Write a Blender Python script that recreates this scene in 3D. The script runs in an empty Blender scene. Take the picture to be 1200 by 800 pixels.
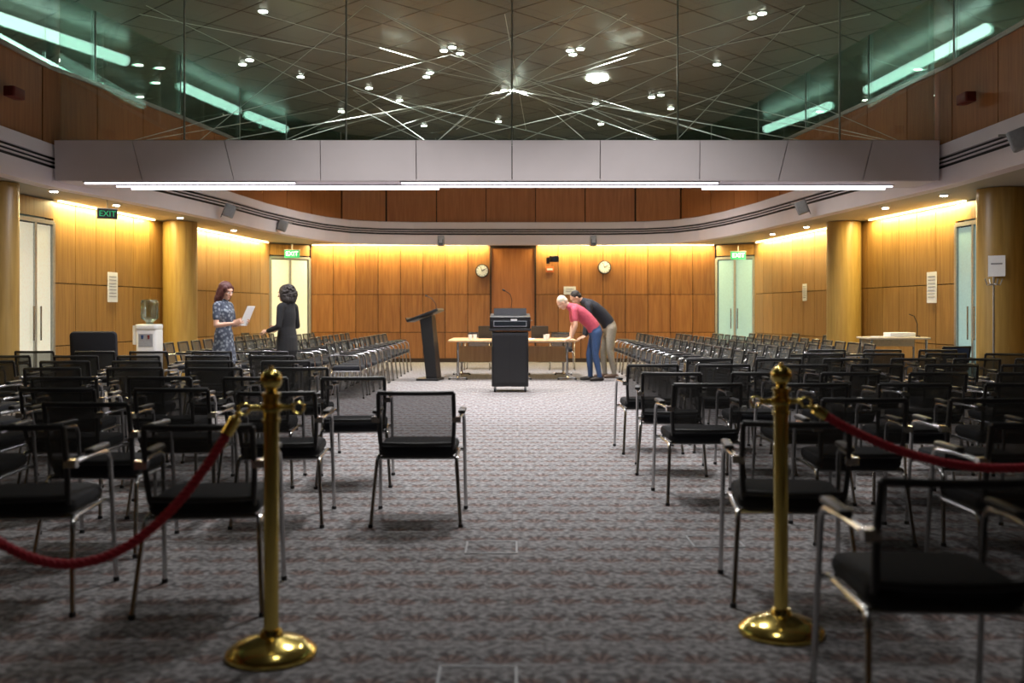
import bpy, math, random
from mathutils import Vector, Matrix
random.seed(7)
V=Vector
scene=bpy.context.scene
COL=scene.collection

# ------------------------------------------------------------------ materials
def newmat(name):
    m=bpy.data.materials.new(name); m.use_nodes=True
    nt=m.node_tree; b=nt.nodes['Principled BSDF']
    return m,nt,b
def pm(name,col,rough=0.5,metal=0.0,noise=0.08,nscale=30,emis=None,estr=0,bump=0,coat=0):
    m,nt,b=newmat(name)
    n=nt.nodes.new('ShaderNodeTexNoise'); n.inputs['Scale'].default_value=nscale
    g=nt.nodes.new('ShaderNodeTexCoord'); nt.links.new(g.outputs['Object'],n.inputs['Vector'])
    r=nt.nodes.new('ShaderNodeValToRGB')
    r.color_ramp.elements[0].position=0.3; r.color_ramp.elements[1].position=0.7
    c=V(col)
    r.color_ramp.elements[0].color=(*(c*(1-noise)),1)
    r.color_ramp.elements[1].color=(*[min(1,x*(1+noise)) for x in c],1)
    nt.links.new(n.outputs['Fac'],r.inputs['Fac']); nt.links.new(r.outputs['Color'],b.inputs['Base Color'])
    b.inputs['Roughness'].default_value=rough; b.inputs['Metallic'].default_value=metal
    if coat: b.inputs['Coat Weight'].default_value=coat
    if bump:
        bp=nt.nodes.new('ShaderNodeBump'); bp.inputs['Strength'].default_value=bump; bp.inputs['Distance'].default_value=0.01
        nt.links.new(n.outputs['Fac'],bp.inputs['Height']); nt.links.new(bp.outputs['Normal'],b.inputs['Normal'])
    if emis:
        b.inputs['Emission Color'].default_value=(*emis,1); b.inputs['Emission Strength'].default_value=estr
    return m
def wood(name,c1,c2,rough=0.38,vary=0.35):
    m,nt,b=newmat(name); L=nt.links.new
    tc=nt.nodes.new('ShaderNodeTexCoord'); geo=nt.nodes.new('ShaderNodeNewGeometry')
    mp=nt.nodes.new('ShaderNodeMapping'); mp.inputs['Scale'].default_value=(14,14,0.9)
    L(tc.outputs['Object'],mp.inputs['Vector'])
    ad=nt.nodes.new('ShaderNodeVectorMath'); ad.operation='ADD'
    sc=nt.nodes.new('ShaderNodeMath'); sc.operation='MULTIPLY'; sc.inputs[1].default_value=37
    L(geo.outputs['Random Per Island'],sc.inputs[0]); L(mp.outputs[0],ad.inputs[0]); L(sc.outputs[0],ad.inputs[1])
    n=nt.nodes.new('ShaderNodeTexNoise'); n.inputs['Scale'].default_value=1.5; n.inputs['Detail'].default_value=6; n.inputs['Distortion'].default_value=0.6
    L(ad.outputs[0],n.inputs['Vector'])
    r=nt.nodes.new('ShaderNodeValToRGB'); r.color_ramp.elements[0].position=0.3; r.color_ramp.elements[1].position=0.72
    r.color_ramp.elements[0].color=(*c1,1); r.color_ramp.elements[1].color=(*c2,1)
    L(n.outputs['Fac'],r.inputs['Fac'])
    mr=nt.nodes.new('ShaderNodeMapRange'); mr.inputs['To Min'].default_value=1-vary/2; mr.inputs['To Max'].default_value=1+vary/2
    L(geo.outputs['Random Per Island'],mr.inputs['Value'])
    hs=nt.nodes.new('ShaderNodeHueSaturation'); L(mr.outputs[0],hs.inputs['Value']); L(r.outputs['Color'],hs.inputs['Color'])
    L(hs.outputs['Color'],b.inputs['Base Color']); b.inputs['Roughness'].default_value=rough
    return m
def emit(name,col,s):
    m,nt,b=newmat(name); b.inputs['Base Color'].default_value=(*col,1)
    b.inputs['Emission Color'].default_value=(*col,1); b.inputs['Emission Strength'].default_value=s
    return m
def glass(name,tint,refl=0.06):
    m=bpy.data.materials.new(name); m.use_nodes=True; nt=m.node_tree; nt.nodes.clear(); L=nt.links.new
    o=nt.nodes.new('ShaderNodeOutputMaterial'); t=nt.nodes.new('ShaderNodeBsdfTransparent'); t.inputs[0].default_value=(*tint,1)
    g=nt.nodes.new('ShaderNodeBsdfGlossy'); g.inputs['Roughness'].default_value=0.02; g.inputs['Color'].default_value=(0.9,1,0.96,1)
    fr=nt.nodes.new('ShaderNodeLayerWeight'); fr.inputs['Blend'].default_value=0.25
    ad=nt.nodes.new('ShaderNodeMath'); ad.operation='MULTIPLY_ADD'; ad.inputs[1].default_value=0.7; ad.inputs[2].default_value=refl
    L(fr.outputs['Fresnel'],ad.inputs[0])
    mx=nt.nodes.new('ShaderNodeMixShader'); L(ad.outputs[0],mx.inputs[0]); L(t.outputs[0],mx.inputs[1]); L(g.outputs[0],mx.inputs[2]); L(mx.outputs[0],o.inputs[0])
    return m
def meshfabric(name,col,open_):
    m,nt,b=newmat(name); L=nt.links.new
    b.inputs['Base Color'].default_value=(*col,1); b.inputs['Roughness'].default_value=0.6
    o=[n for n in nt.nodes if n.type=='OUTPUT_MATERIAL'][0]
    t=nt.nodes.new('ShaderNodeBsdfTransparent'); mx=nt.nodes.new('ShaderNodeMixShader')
    tc=nt.nodes.new('ShaderNodeTexCoord'); ck=nt.nodes.new('ShaderNodeTexNoise'); ck.inputs['Scale'].default_value=300
    L(tc.outputs['Object'],ck.inputs['Vector'])
    ad=nt.nodes.new('ShaderNodeMath'); ad.operation='MULTIPLY_ADD'; ad.inputs[1].default_value=0.2; ad.inputs[2].default_value=open_-0.1
    L(ck.outputs['Fac'],ad.inputs[0]); L(ad.outputs[0],mx.inputs[0])
    L(b.outputs[0],mx.inputs[1]); L(t.outputs[0],mx.inputs[2]); L(mx.outputs[0],o.inputs[0])
    return m

def carpet():
    m,nt,b=newmat('carpet_patterned'); L=nt.links.new
    geo=nt.nodes.new('ShaderNodeNewGeometry'); sp=nt.nodes.new('ShaderNodeSeparateXYZ'); L(geo.outputs['Position'],sp.inputs[0])
    def M(op,a,b_=None,c=None):
        n=nt.nodes.new('ShaderNodeMath'); n.operation=op
        for i,x in enumerate((a,b_,c)):
            if x is None: continue
            if isinstance(x,(int,float)): n.inputs[i].default_value=x
            else: L(x,n.inputs[i])
        return n.outputs[0]
    wob=nt.nodes.new('ShaderNodeTexNoise'); wob.inputs['Scale'].default_value=9; wob.inputs['Detail'].default_value=3; L(geo.outputs['Position'],wob.inputs['Vector'])
    wc=nt.nodes.new('ShaderNodeSeparateColor'); L(wob.outputs['Color'],wc.inputs[0])
    x=M('MULTIPLY_ADD',wc.outputs[0],0.07,sp.outputs[0]); y=M('MULTIPLY_ADD',wc.outputs[1],0.07,sp.outputs[1])
    vy=M('DIVIDE',y,0.24); row=M('FLOOR',vy); odd=M('MULTIPLY',M('MODULO',M('ABSOLUTE',row),2.0),0.5)
    u=M('SUBTRACT',M('FRACT',M('ADD',M('DIVIDE',x,0.18),odd)),0.5); v=M('FRACT',vy)
    vv=M('ADD',v,-0.12)
    ang=M('ARCTAN2',u,vv); rad=M('SQRT',M('ADD',M('POWER',u,2.0),M('POWER',vv,2.0)))
    pet=M('GREATER_THAN',M('SINE',M('MULTIPLY',ang,9.0)),0.0)
    inr=M('MULTIPLY',M('LESS_THAN',rad,0.58),M('GREATER_THAN',rad,0.10)); ia=M('LESS_THAN',M('ABSOLUTE',ang),1.25)
    fan=M('MULTIPLY',M('MULTIPLY',pet,inr),ia)
    core=M('MULTIPLY',M('LESS_THAN',rad,0.40),ia)
    nz=nt.nodes.new('ShaderNodeTexNoise'); nz.inputs['Scale'].default_value=160; L(geo.outputs['Position'],nz.inputs['Vector'])
    nb=nt.nodes.new('ShaderNodeTexNoise'); nb.inputs['Scale'].default_value=30; nb.inputs['Detail'].default_value=5; L(geo.outputs['Position'],nb.inputs['Vector'])
    base=nt.nodes.new('ShaderNodeValToRGB'); base.color_ramp.elements[0].position=.38; base.color_ramp.elements[1].position=.62
    base.color_ramp.elements[0].color=(.150,.147,.155,1); base.color_ramp.elements[1].color=(.385,.375,.385,1)
    L(nb.outputs['Fac'],base.inputs['Fac'])
    def MIX(f,a,c2,k):
        n=nt.nodes.new('ShaderNodeMix'); n.data_type='RGBA'; L(M('MULTIPLY',f,k),n.inputs['Factor']); L(a,n.inputs['A']); n.inputs['B'].default_value=(*c2,1); return n.outputs['Result']
    c=MIX(core,base.outputs['Color'],(.24,.135,.11),.58)
    c=MIX(fan,c,(.055,.042,.045),.58)
    g=M('LESS_THAN',M('FRACT',M('DIVIDE',sp.outputs[0],1.0)),0.004)
    c=MIX(g,c,(.1,.1,.1),.4)
    c=MIX(nz.outputs['Fac'],c,(.10,.095,.095),.35)
    L(c,b.inputs['Base Color']); b.inputs['Roughness'].default_value=0.95
    b.inputs['Specular IOR Level'].default_value=0.1
    bp=nt.nodes.new('ShaderNodeBump'); bp.inputs['Strength'].default_value=.5; bp.inputs['Distance'].default_value=.004
    L(nz.outputs['Fac'],bp.inputs['Height']); L(bp.outputs['Normal'],b.inputs['Normal'])
    return m
def ceilmat():
    m,nt,b=newmat('ceiling_metal_tiles'); L=nt.links.new
    geo=nt.nodes.new('ShaderNodeNewGeometry'); mp=nt.nodes.new('ShaderNodeMapping'); mp.inputs['Rotation'].default_value=(0,0,math.radians(45))
    L(geo.outputs['Position'],mp.inputs['Vector'])
    br=nt.nodes.new('ShaderNodeTexBrick'); br.offset=0; br.inputs['Scale'].default_value=1; br.inputs['Brick Width'].default_value=.9; br.inputs['Row Height'].default_value=.9
    br.inputs['Mortar Size'].default_value=.014; br.inputs['Color1'].default_value=(.42,.42,.37,1); br.inputs['Color2'].default_value=(.34,.345,.31,1); br.inputs['Mortar'].default_value=(.06,.06,.055,1)
    L(mp.outputs[0],br.inputs['Vector']); L(br.outputs['Color'],b.inputs['Base Color'])
    b.inputs['Roughness'].default_value=.25; b.inputs['Metallic'].default_value=.3
    return m
def dress():
    m,nt,b=newmat('dress_print'); L=nt.links.new
    tc=nt.nodes.new('ShaderNodeTexCoord'); v=nt.nodes.new('ShaderNodeTexVoronoi'); v.inputs['Scale'].default_value=22; L(tc.outputs['Object'],v.inputs['Vector'])
    r=nt.nodes.new('ShaderNodeValToRGB'); r.color_ramp.elements[0].position=.25; r.color_ramp.elements[0].color=(.22,.25,.28,1)
    r.color_ramp.elements[1].position=.55; r.color_ramp.elements[1].color=(.04,.05,.075,1)
    L(v.outputs['Distance'],r.inputs['Fac']); L(r.outputs[0],b.inputs['Base Color']); b.inputs['Roughness'].default_value=.8
    return m

M_wood=wood('wood_veneer_panel',(.225,.085,.024),(.355,.155,.046),vary=.3)
M_woodside_lit=wood('wood_veneer_side_lit',(.235,.115,.028),(.365,.195,.055),vary=.22)  # yellow of the cove light is mixed into this veneer colour
M_woodup=wood('wood_veneer_band',(.34,.118,.032),(.46,.18,.055),vary=.15)
M_coltim=wood('column_timber',(.30,.18,.042),(.42,.27,.075),vary=.05)
M_tabletop=wood('table_top_timber',(.44,.26,.12),(.58,.37,.19),rough=.4,vary=.1)
M_darkback=pm('shadow_gap_black',(.03,.015,.008),.8)
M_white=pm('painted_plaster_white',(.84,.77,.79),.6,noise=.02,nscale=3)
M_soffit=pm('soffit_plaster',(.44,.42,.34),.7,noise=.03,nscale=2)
M_slot=pm('diffuser_black',(.01,.01,.01),.6)
M_black=pm('black_laminate',(.006,.006,.007),.4)
M_blackfab=pm('black_upholstery',(.005,.006,.010),.9,nscale=200,bump=.3)
M_blackpl=pm('black_plastic',(.012,.012,.013),.45)
M_net=meshfabric('chair_mesh_net',(.040,.042,.038),.27)
M_chrome=pm('satin_chrome',(.50,.50,.50),.25,1.0,noise=.03)
M_brass=pm('polished_brass',(.80,.62,.17),.17,1.0,noise=.03,nscale=8)
M_rope=pm('red_braided_rope',(.45,.012,.030),.7,nscale=150,bump=.4)
M_gal=pm('gallery_wall_green',(.12,.16,.145),.5)
M_carpet=carpet(); M_ceil=ceilmat()
M_glass=glass('glass_green_tint',(.82,.88,.85)); M_glass2=glass('glass_gallery',(.70,.82,.78),.07)
M_paper=pm('paper_white',(.80,.80,.78),.8,noise=.02)
M_ink=pm('printed_text_grey',(.25,.25,.25),.8)
M_frost=pm('frosted_door_glass_glow',(.66,.66,.56),.3,emis=(.95,.90,.62),estr=.34)  # emission stands in for light coming through the frosted panes
M_cyan=pm('lit_corridor_glass',(.25,.38,.36),.2,emis=(.50,.75,.70),estr=.34)  # no corridor behind: its light is only emission in the glass
M_alu=pm('aluminium_frame',(.45,.45,.43),.35,.8)
M_tube=emit('fluorescent_tube',(.90,.84,1.0),5)
M_tubeg=emit('fluorescent_tube_green',(.88,1.0,.96),4.5)
M_cove=emit('cove_lamp_warm',(1,.88,.46),7)
M_lamp=emit('downlight_lens',(1,.97,.9),30)
M_exit=emit('exit_sign_green',(.02,.40,.15),.7)
M_exitw=emit('exit_text_white',(.9,1,.9),1.6)
M_redbox=pm('dark_red_plastic',(.16,.02,.015),.4)
M_bottle=glass('water_bottle_plastic',(.62,.74,.80),.1)
M_blue=pm('navy_fabric',(.015,.045,.16),.8)
M_cable=pm('steel_cable',(.75,.78,.72),.3,.4,emis=(.8,.85,.8),estr=.10)  # faint emission paints a bright glint onto the unlit steel
M_orange=pm('orange_label',(.65,.16,.04),.6)
M_grey=pm('grey_plastic',(.35,.36,.38),.5)
M_screen=pm('laptop_screen',(.02,.025,.03),.15)

# ------------------------------------------------------------------ mesh builder
class MB:
    def __init__(s): s.v=[];s.f=[];s.m=[];s.s=[];s.mats=[]
    def mi(s,mat):
        if mat not in s.mats: s.mats.append(mat)
        return s.mats.index(mat)
    def add(s,vs,fs,mat,smooth=True):
        o=len(s.v); s.v+= [tuple(x) for x in vs]; k=s.mi(mat)
        for f in fs: s.f.append(tuple(i+o for i in f)); s.m.append(k); s.s.append(smooth)
    def box(s,c,size,mat,R=None):
        c=V(c); h=V(size)/2; vs=[]
        for z in(-1,1):
            for y in(-1,1):
                for x in(-1,1):
                    p=V((x*h.x,y*h.y,z*h.z)); 
                    if R: p=R@p
                    vs.append(c+p)
        s.add(vs,[(0,2,3,1),(4,5,7,6),(0,1,5,4),(2,6,7,3),(0,4,6,2),(1,3,7,5)],mat,False)
    def tube(s,pts,r,mat,n=8,caps=True):
        pts=[V(p) for p in pts]; N=len(pts); rs=r if isinstance(r,(list,tuple)) else [r]*N
        vs=[];T=[]
        for i in range(N):
            a=pts[max(0,i-1)];b=pts[min(N-1,i+1)]; T.append((b-a).normalized())
        up=V((0,0,1)) if abs(T[0].z)<.9 else V((1,0,0))
        u=T[0].cross(up).normalized()
        for i in range(N):
            u=(u-T[i]*u.dot(T[i])).normalized(); w=T[i].cross(u)
            for k in range(n):
                a=2*math.pi*k/n; vs.append(pts[i]+(u*math.cos(a)+w*math.sin(a))*rs[i])
        fs=[]
        for i in range(N-1):
            for k in range(n):
                fs.append((i*n+k,i*n+(k+1)%n,(i+1)*n+(k+1)%n,(i+1)*n+k))
        if caps: fs.append(tuple(reversed(range(n)))); fs.append(tuple((N-1)*n+k for k in range(n)))
        s.add(vs,fs,mat,True)
    def lathe(s,prof,c,mat,n=32,R=None):
        c=V(c);vs=[];fs=[]
        for (r,z) in prof:
            for k in range(n):
                a=2*math.pi*k/n; p=V((r*math.cos(a),r*math.sin(a),z))
                if R: p=R@p
                vs.append(c+p)
        for i in range(len(prof)-1):
            for k in range(n): fs.append((i*n+k,i*n+(k+1)%n,(i+1)*n+(k+1)%n,(i+1)*n+k))
        fs.append(tuple(reversed(range(n)))); fs.append(tuple((len(prof)-1)*n+k for k in range(n)))
        s.add(vs,fs,mat,True)
    def ell(s,c,r,mat,M=None,n=16,m=10):
        c=V(c);vs=[];fs=[]
        for i in range(m+1):
            t=math.pi*i/m
            for k in range(n):
                a=2*math.pi*k/n
                p=c+V((r[0]*math.sin(t)*math.cos(a),r[1]*math.sin(t)*math.sin(a),r[2]*math.cos(t)))
                if M: p=M@p
                vs.append(p)
        for i in range(m):
            for k in range(n): fs.append((i*n+k,(i+1)*n+k,(i+1)*n+(k+1)%n,i*n+(k+1)%n))
        s.add(vs,fs,mat,True)
    def slab(s,c,w,d,h,r,bev,mat,R=None,n=5):
        """rounded-rectangle slab with softened edges"""
        c=V(c);vs=[];fs=[]
        lay=[(-h/2,bev),(-h/2+bev*.3,bev*.3),(-h/2+bev,0),(h/2-bev,0),(h/2-bev*.3,bev*.3),(h/2,bev)]
        cnt=0
        for z,ins in lay:
            cnt=0
            for qx,qy,a0 in((1,1,0),(-1,1,90),(-1,-1,180),(1,-1,270)):
                for k in range(n+1):
                    a=math.radians(a0+90*k/n); rr=max(r-ins,.001)
                    p=V((qx*(w/2-r)+rr*math.cos(a),qy*(d/2-r)+rr*math.sin(a),z))
                    if R: p=R@p
                    vs.append(c+p); cnt+=1
        for i in range(len(lay)-1):
            for k in range(cnt): fs.append((i*cnt+k,i*cnt+(k+1)%cnt,(i+1)*cnt+(k+1)%cnt,(i+1)*cnt+k))
        fs.append(tuple(reversed(range(cnt)))); fs.append(tuple((len(lay)-1)*cnt+k for k in range(cnt)))
        s.add(vs,fs,mat,True)
    def mesh(s,name):
        me=bpy.data.meshes.new(name); me.from_pydata(s.v,[],s.f)
        for m in s.mats: me.materials.append(m)
        me.polygons.foreach_set('material_index',s.m); me.polygons.foreach_set('use_smooth',s.s); me.update()
        if any(s.s):
            try: me.set_sharp_from_angle(angle=math.radians(40))
            except Exception: pass
        return me
    def obj(s,name,loc=(0,0,0),rot=0,parent=None):
        o=bpy.data.objects.new(name,s.mesh(name)); COL.objects.link(o); o.location=loc; o.rotation_euler=(0,0,rot)
        if parent: o.parent=parent
        return o
def fillet(pts,r,n=4):
    pts=[V(p) for p in pts]; out=[pts[0]]
    for i in range(1,len(pts)-1):
        a,b,c=pts[i-1],pts[i],pts[i+1]
        d1=(a-b); d2=(c-b); rr=min(r,d1.length*.45,d2.length*.45)
        p=b+d1.normalized()*rr; q=b+d2.normalized()*rr
        for k in range(n+1):
            t=k/n; out.append(p*(1-t)**2+b*2*t*(1-t)+q*t*t)
    out.append(pts[-1]); return out
def RX(a): return Matrix.Rotation(math.radians(a),3,'X')
def RY(a): return Matrix.Rotation(math.radians(a),3,'Y')
def RZ(a): return Matrix.Rotation(math.radians(a),3,'Z')

# ------------------------------------------------------------------ room shell
Z1=2.95   # perimeter soffit
ZC=5.5    # main ceiling
def wx(Y): return 7.2-.104*(Y-12) if Y>12 else 7.2   # half width of side wall
mb=MB(); mb.box((0,11,-.05),(18,31,.1),M_carpet); mb.obj('floor')
mb=MB(); mb.box((0,11.5,ZC+.05),(19,30,.1),M_ceil); mb.obj('ceiling')

def panel_wall(mb,p0,p1,rows,cw,mat,inside,th=.03):
    p0=V((*p0,0));p1=V((*p1,0)); d=p1-p0; L=d.length; d.normalize(); n=V((-d.y,d.x,0))
    if n.dot(V((*inside,0))-p0)<0: n=-n
    R=Matrix((d,n,V((0,0,1)))).transposed()
    mid=(p0+p1)/2
    mb.box(mid-n*.08+V((0,0,(rows[0]+rows[-1])/2)),(L,.1,rows[-1]-rows[0]),M_darkback,R)
    k=max(1,round(L/cw)); w=L/k
    for i in range(k):
        for a,b in zip(rows[:-1],rows[1:]):
            c=p0+d*(w*(i+.5))-n*(th/2)+V((0,0,(a+b)/2)); mb.box(c,(w-.014,th,b-a-.014),mat,R)
rows=[.0,.75,1.7,2.95]
mb=MB()
for a,b in((-5.05,-.55),(.6,5.1)): panel_wall(mb,(a,25),(b,25),rows,.54,M_wood,(0,0))
mb.box((.02,25.08,2.93),(1.2,.1,.05),M_darkback)
mb.obj('wall_back')
mb=MB(); # double timber door in back wall
mb.box((.025,25.04,1.44),(1.08,.05,2.84),M_woodup); mb.box((-.53,25.0,1.45),(.03,.06,2.88),M_darkback); mb.box((.58,25.0,1.45),(.03,.06,2.88),M_darkback)
mb.box((.02,25.0,2.88),(1.14,.06,.03),M_darkback); mb.lathe([(.018,0),(.018,.05)],(.45,25.02,1.05),M_alu,12,RX(90)); mb.box((.45,24.96,1.05),(.12,.02,.02),M_alu)
mb.obj('door_1')

def side(sgn,name,segs):
    mb=MB()
    for a,b in segs:
        panel_wall(mb,(sgn*wx(a),a),(sgn*wx(b),b),rows,.62,M_woodside_lit,(0,(a+b)/2))
    mb.obj(name)
side(-1,'wall_left',[(-3,6),(6,13.95),(14.95,24.3)])
side(1,'wall_right',[(-3,6),(6,14.35),(15.35,24.3)])
mb=MB(); mb.box((0,-3.06,1.475),(14.6,.1,2.95),M_woodside_lit); mb.obj('wall_rear')

def door_glazed(name,p0,p1,mat,z=2.6):
    p0=V((*p0,0));p1=V((*p1,0)); d=(p1-p0); L=d.length; d.normalize(); n=V((-d.y,d.x,0)); 
    if n.y>0 and abs(n.y)>.3: n=-n
    R=Matrix((d,n,V((0,0,1)))).transposed(); mid=(p0+p1)/2; mb=MB()
    mb.box(mid+V((0,0,z/2)),(L-.1,.02,z-.1),mat,R)
    for t in(0,1,.5):
        mb.box(p0+d*(L*t)+V((0,0,z/2)),(.06 if t!=.5 else .05,.08,z),M_alu,R)
    mb.box(mid+V((0,0,z)),(L,.08,.06),M_alu,R); mb.box(mid+V((0,0,.08)),(L,.06,.16),M_alu,R)
    mb.box(mid+V((0,0,(z+Z1)/2+.02)),(L,.05,Z1-z-.08),M_woodside_lit,R)
    for s_ in(-1,1):
        q=mid+d*(.09*s_)-n*.06; q2=mid+d*(.09*s_)+n*.06
        for qq in(q,q2): mb.tube([qq+V((0,0,.85)),qq+V((0,0,1.35))],.014,M_chrome)
    return mb.obj(name)
door_glazed('door_2',(-wx(13.98),13.98),(-wx(14.92),14.92),M_frost)
door_glazed('door_3',(wx(14.38),14.38),(wx(15.32),15.32),M_cyan)
door_glazed('door_4',(-5.92,24.33),(-5.09,24.97),M_frost)
door_glazed('door_5',(5.14,24.97),(5.92,24.33),M_cyan)

# opening curve
CL=[(-6.0,-2.9),(-6.0,4),(-6.0,9),(-6.0,13.0),(-5.75,14.2),(-5.45,16),(-5.15,18),(-4.95,20),(-4.65,21.7),(-4.3,22.9),(-3.85,23.7),(-3.2,24.12),(-2.4,24.28)]
CR=[(5.62,-2.9),(5.62,4),(5.62,9),(5.62,13.0),(5.5,14.2),(5.3,16),(5.1,18),(4.9,20),(4.62,21.7),(4.3,22.9),(3.85,23.7),(3.2,24.12),(2.4,24.28)]
CURVE=CL+[(-1.2,24.32),(1.2,24.32)]+CR[::-1]
def offs(curve,d):
    out=[]
    for i,p in enumerate(curve):
        a=V(curve[max(0,i-1)]);b=V(curve[min(len(curve)-1,i+1)]); t=(b-a).normalized(); n=V((-t.y,t.x)); out.append(V(p)+n*d)
    return out
def ribbon(mb,curve,d0,d1,z0,z1,mat):
    a=offs(curve,d0); b=offs(curve,d1); n=len(a)
    vs=[(*p,z0) for p in a]+[(*p,z1) for p in a]+[(*p,z0) for p in b]+[(*p,z1) for p in b]; fs=[]
    for i in range(n-1):
        j=i+1
        fs+=[(i,j,n+j,n+i),(2*n+i,3*n+i,3*n+j,2*n+j),(i,2*n+i,2*n+j,j),(n+i,n+j,3*n+j,3*n+i)]
    fs+=[(0,n,3*n,2*n),(n-1,3*n-1,4*n-1,2*n-1)]
    mb.add(vs,fs,mat,False)
mb=MB()
ribbon(mb,CURVE,0,.2,2.90,3.14,M_white)
ribbon(mb,CURVE,.04,.2,3.14,3.29,M_slot)
ribbon(mb,CURVE,.0,.05,3.185,3.20,M_white); ribbon(mb,CURVE,.0,.05,3.235,3.25,M_white)
ribbon(mb,CURVE,-.01,.2,3.29,3.45,M_white)
mb.obj('trim_1')
mb=MB(); ribbon(mb,CURVE,.09,.16,3.45,4.45,M_darkback)
def resample(curve,step):
    pts=[V(p) for p in curve]; L=[0]
    for a,b in zip(pts[:-1],pts[1:]): L.append(L[-1]+(b-a).length)
    k=round(L[-1]/step); out=[]
    for i in range(k+1):
        s=L[-1]*i/k; j=0
        while j<len(L)-2 and L[j+1]<s: j+=1
        out.append(pts[j].lerp(pts[j+1],(s-L[j])/(L[j+1]-L[j])))
    return out
RC=resample(CURVE,1.22)
for a,b in zip(RC[:-1],RC[1:]):
    d=(b-a).normalized(); a2=a+d*.009; b2=b-d*.009
    ribbon(mb,[a2,b2],.05,.09,3.46,4.43,M_woodup)
ribbon(mb,CURVE,.02,.14,4.43,4.49,M_alu)
mb.obj('trim_2')
outer=[]
for p in CURVE:
    s_=-1 if p[0]<0 else 1
    if p[1]>23.0: outer.append((p[0]*1.25,25.1))
    else: outer.append((s_*(wx(p[1])+.1),p[1]))
inn=offs(CURVE,.19)
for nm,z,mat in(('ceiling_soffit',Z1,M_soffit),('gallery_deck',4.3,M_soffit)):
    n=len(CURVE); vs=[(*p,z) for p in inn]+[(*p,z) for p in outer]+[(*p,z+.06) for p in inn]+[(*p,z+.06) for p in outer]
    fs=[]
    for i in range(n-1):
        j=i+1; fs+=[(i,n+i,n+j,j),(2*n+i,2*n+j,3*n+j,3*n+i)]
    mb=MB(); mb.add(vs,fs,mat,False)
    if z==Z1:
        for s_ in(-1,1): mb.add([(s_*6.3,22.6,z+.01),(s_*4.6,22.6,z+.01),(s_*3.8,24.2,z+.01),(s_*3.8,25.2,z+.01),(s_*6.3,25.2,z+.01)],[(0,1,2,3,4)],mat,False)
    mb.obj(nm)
for nm,c,sz in(('wall_gallery_left',(-8.6,11,4.2),(.1,30,2.6)),('wall_gallery_right',(8.6,11,4.2),(.1,30,2.6)),('wall_gallery_back',(0,26,4.2),(17.2,.1,2.6)),('wall_gallery_rear',(0,-3.3,4.2),(17.2,.1,2.6))):
    mb=MB(); mb.box(c,sz,M_gal)
    mb.obj(nm)
mb=MB(); ribbon(mb,[p for p in CURVE],.075,.09,4.49,ZC,M_glass2)
for p in RC[::2]: mb.box((p.x*1.013,p.y,(4.49+ZC)/2),(.02,.02,ZC-4.49),M_alu)
mb.obj('window_1')
# front beam
BY=13.0
mb=MB()
xs=[-5.97,-4.95,-3.75,-2.5,-1.25,0,1.15,2.45,3.6,4.7,5.58]
for i,(a,b) in enumerate(zip(xs[:-1],xs[1:])):
    sa=-.12 if a<-3 else (.12 if a>3 else 0); sb=-.12 if b<-3 and b>-5.9 else (.12 if b>3 and b<5.5 else 0)
    if i==0: sa=0
    g=.006; y0=BY; y1=BY+.75; zb=2.93; zt=3.5
    f=[(a+g+sa*-1,y0,zb+.05),(b-g-sb,y0,zb+.05),(b-g,y0-.03,zt),(a+g,y0-.03,zt),(a+g,y1,zb+.05),(b-g,y1,zb+.05),(b-g,y1,zt),(a+g,y1,zt)]
    mb.add(f,[(0,1,2,3),(5,4,7,6),(3,2,6,7),(1,0,4,5),(0,3,7,4),(1,5,6,2)],M_white,False)
mb.box((-.2,BY+.38,2.99),(11.5,.7,.03),M_white)
mb.box((-.2,BY+.4,3.22),(11.3,.6,.4),M_darkback)
mb.obj('beam_bulkhead')
mb=MB()
for a,b,y,z in((-5.6,-2.85,.06,2.955),(-1.45,2.7,.06,2.955),(-5.3,5.1,.36,2.95),(2.6,5.1,.62,2.95),(-5.2,-1,.62,2.95)):
    mb.box(((a+b)/2,BY+y,z-.004),(b-a,.04,.016),M_tube); mb.box(((a+b)/2,BY+y,z+.012),(b-a+.04,.07,.012),M_alu)
mb.obj('fluorescent_strip_light')
mb=MB()
mb.box((-.2,BY+.2,(3.5+ZC)/2),(11.6,.015,ZC-3.5),M_glass)
for x in(-4.35,-2.2,0,2.2,4.35): mb.box((x,BY+.22,(3.5+ZC)/2),(.018,.03,ZC-3.5),M_alu)
mb.box((-.2,BY+.2,3.52),(11.6,.06,.04),M_alu)
mb.obj('window_2')
# cable truss behind the glass
mb=MB()
low=[(-5.4+1.08*i,BY+.5,3.52) for i in range(11)]
hi=[(-5+1.0*i,BY+.6+(i%3)*2.6,ZC-.05) for i in range(11)]
for i in range(11):
    for k in (4,-4,2,-2):
        j=i+k
        if 0<=j<11 and (abs(k)==4 or i%3==1): mb.tube([low[i],hi[j]],.0042,M_cable,5)
for i in range(7):
    mb.tube([(-5.2+1.7*i,13.9,5.42),(4.8-1.5*i,21.5,5.2)],.0045,M_cable,5)
for i in range(0,11,2):
    mb.tube([low[i],(low[i][0]*.7,20.5,5.45)],.004,M_cable,5)
mb.obj('steel_cable_truss')
# gallery fluorescents
mb=MB()
def gl(p,q,z=5.3): mb.tube([(*p,z),(*q,z)],.085,M_tubeg,10)
gl((-7.2,13.2),(-6.2,16.0)); gl((-5.9,17.8),(-5.5,20)); gl((-5.4,20.4),(-5.0,22)); gl((6.75,14.2),(6.45,18.1)); gl((6.2,19.5),(5.6,22))
gl((-7.2,7),(-7.2,12)); gl((7,7),(7,12.5))
mb.obj('gallery_fluorescent_light')

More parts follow.
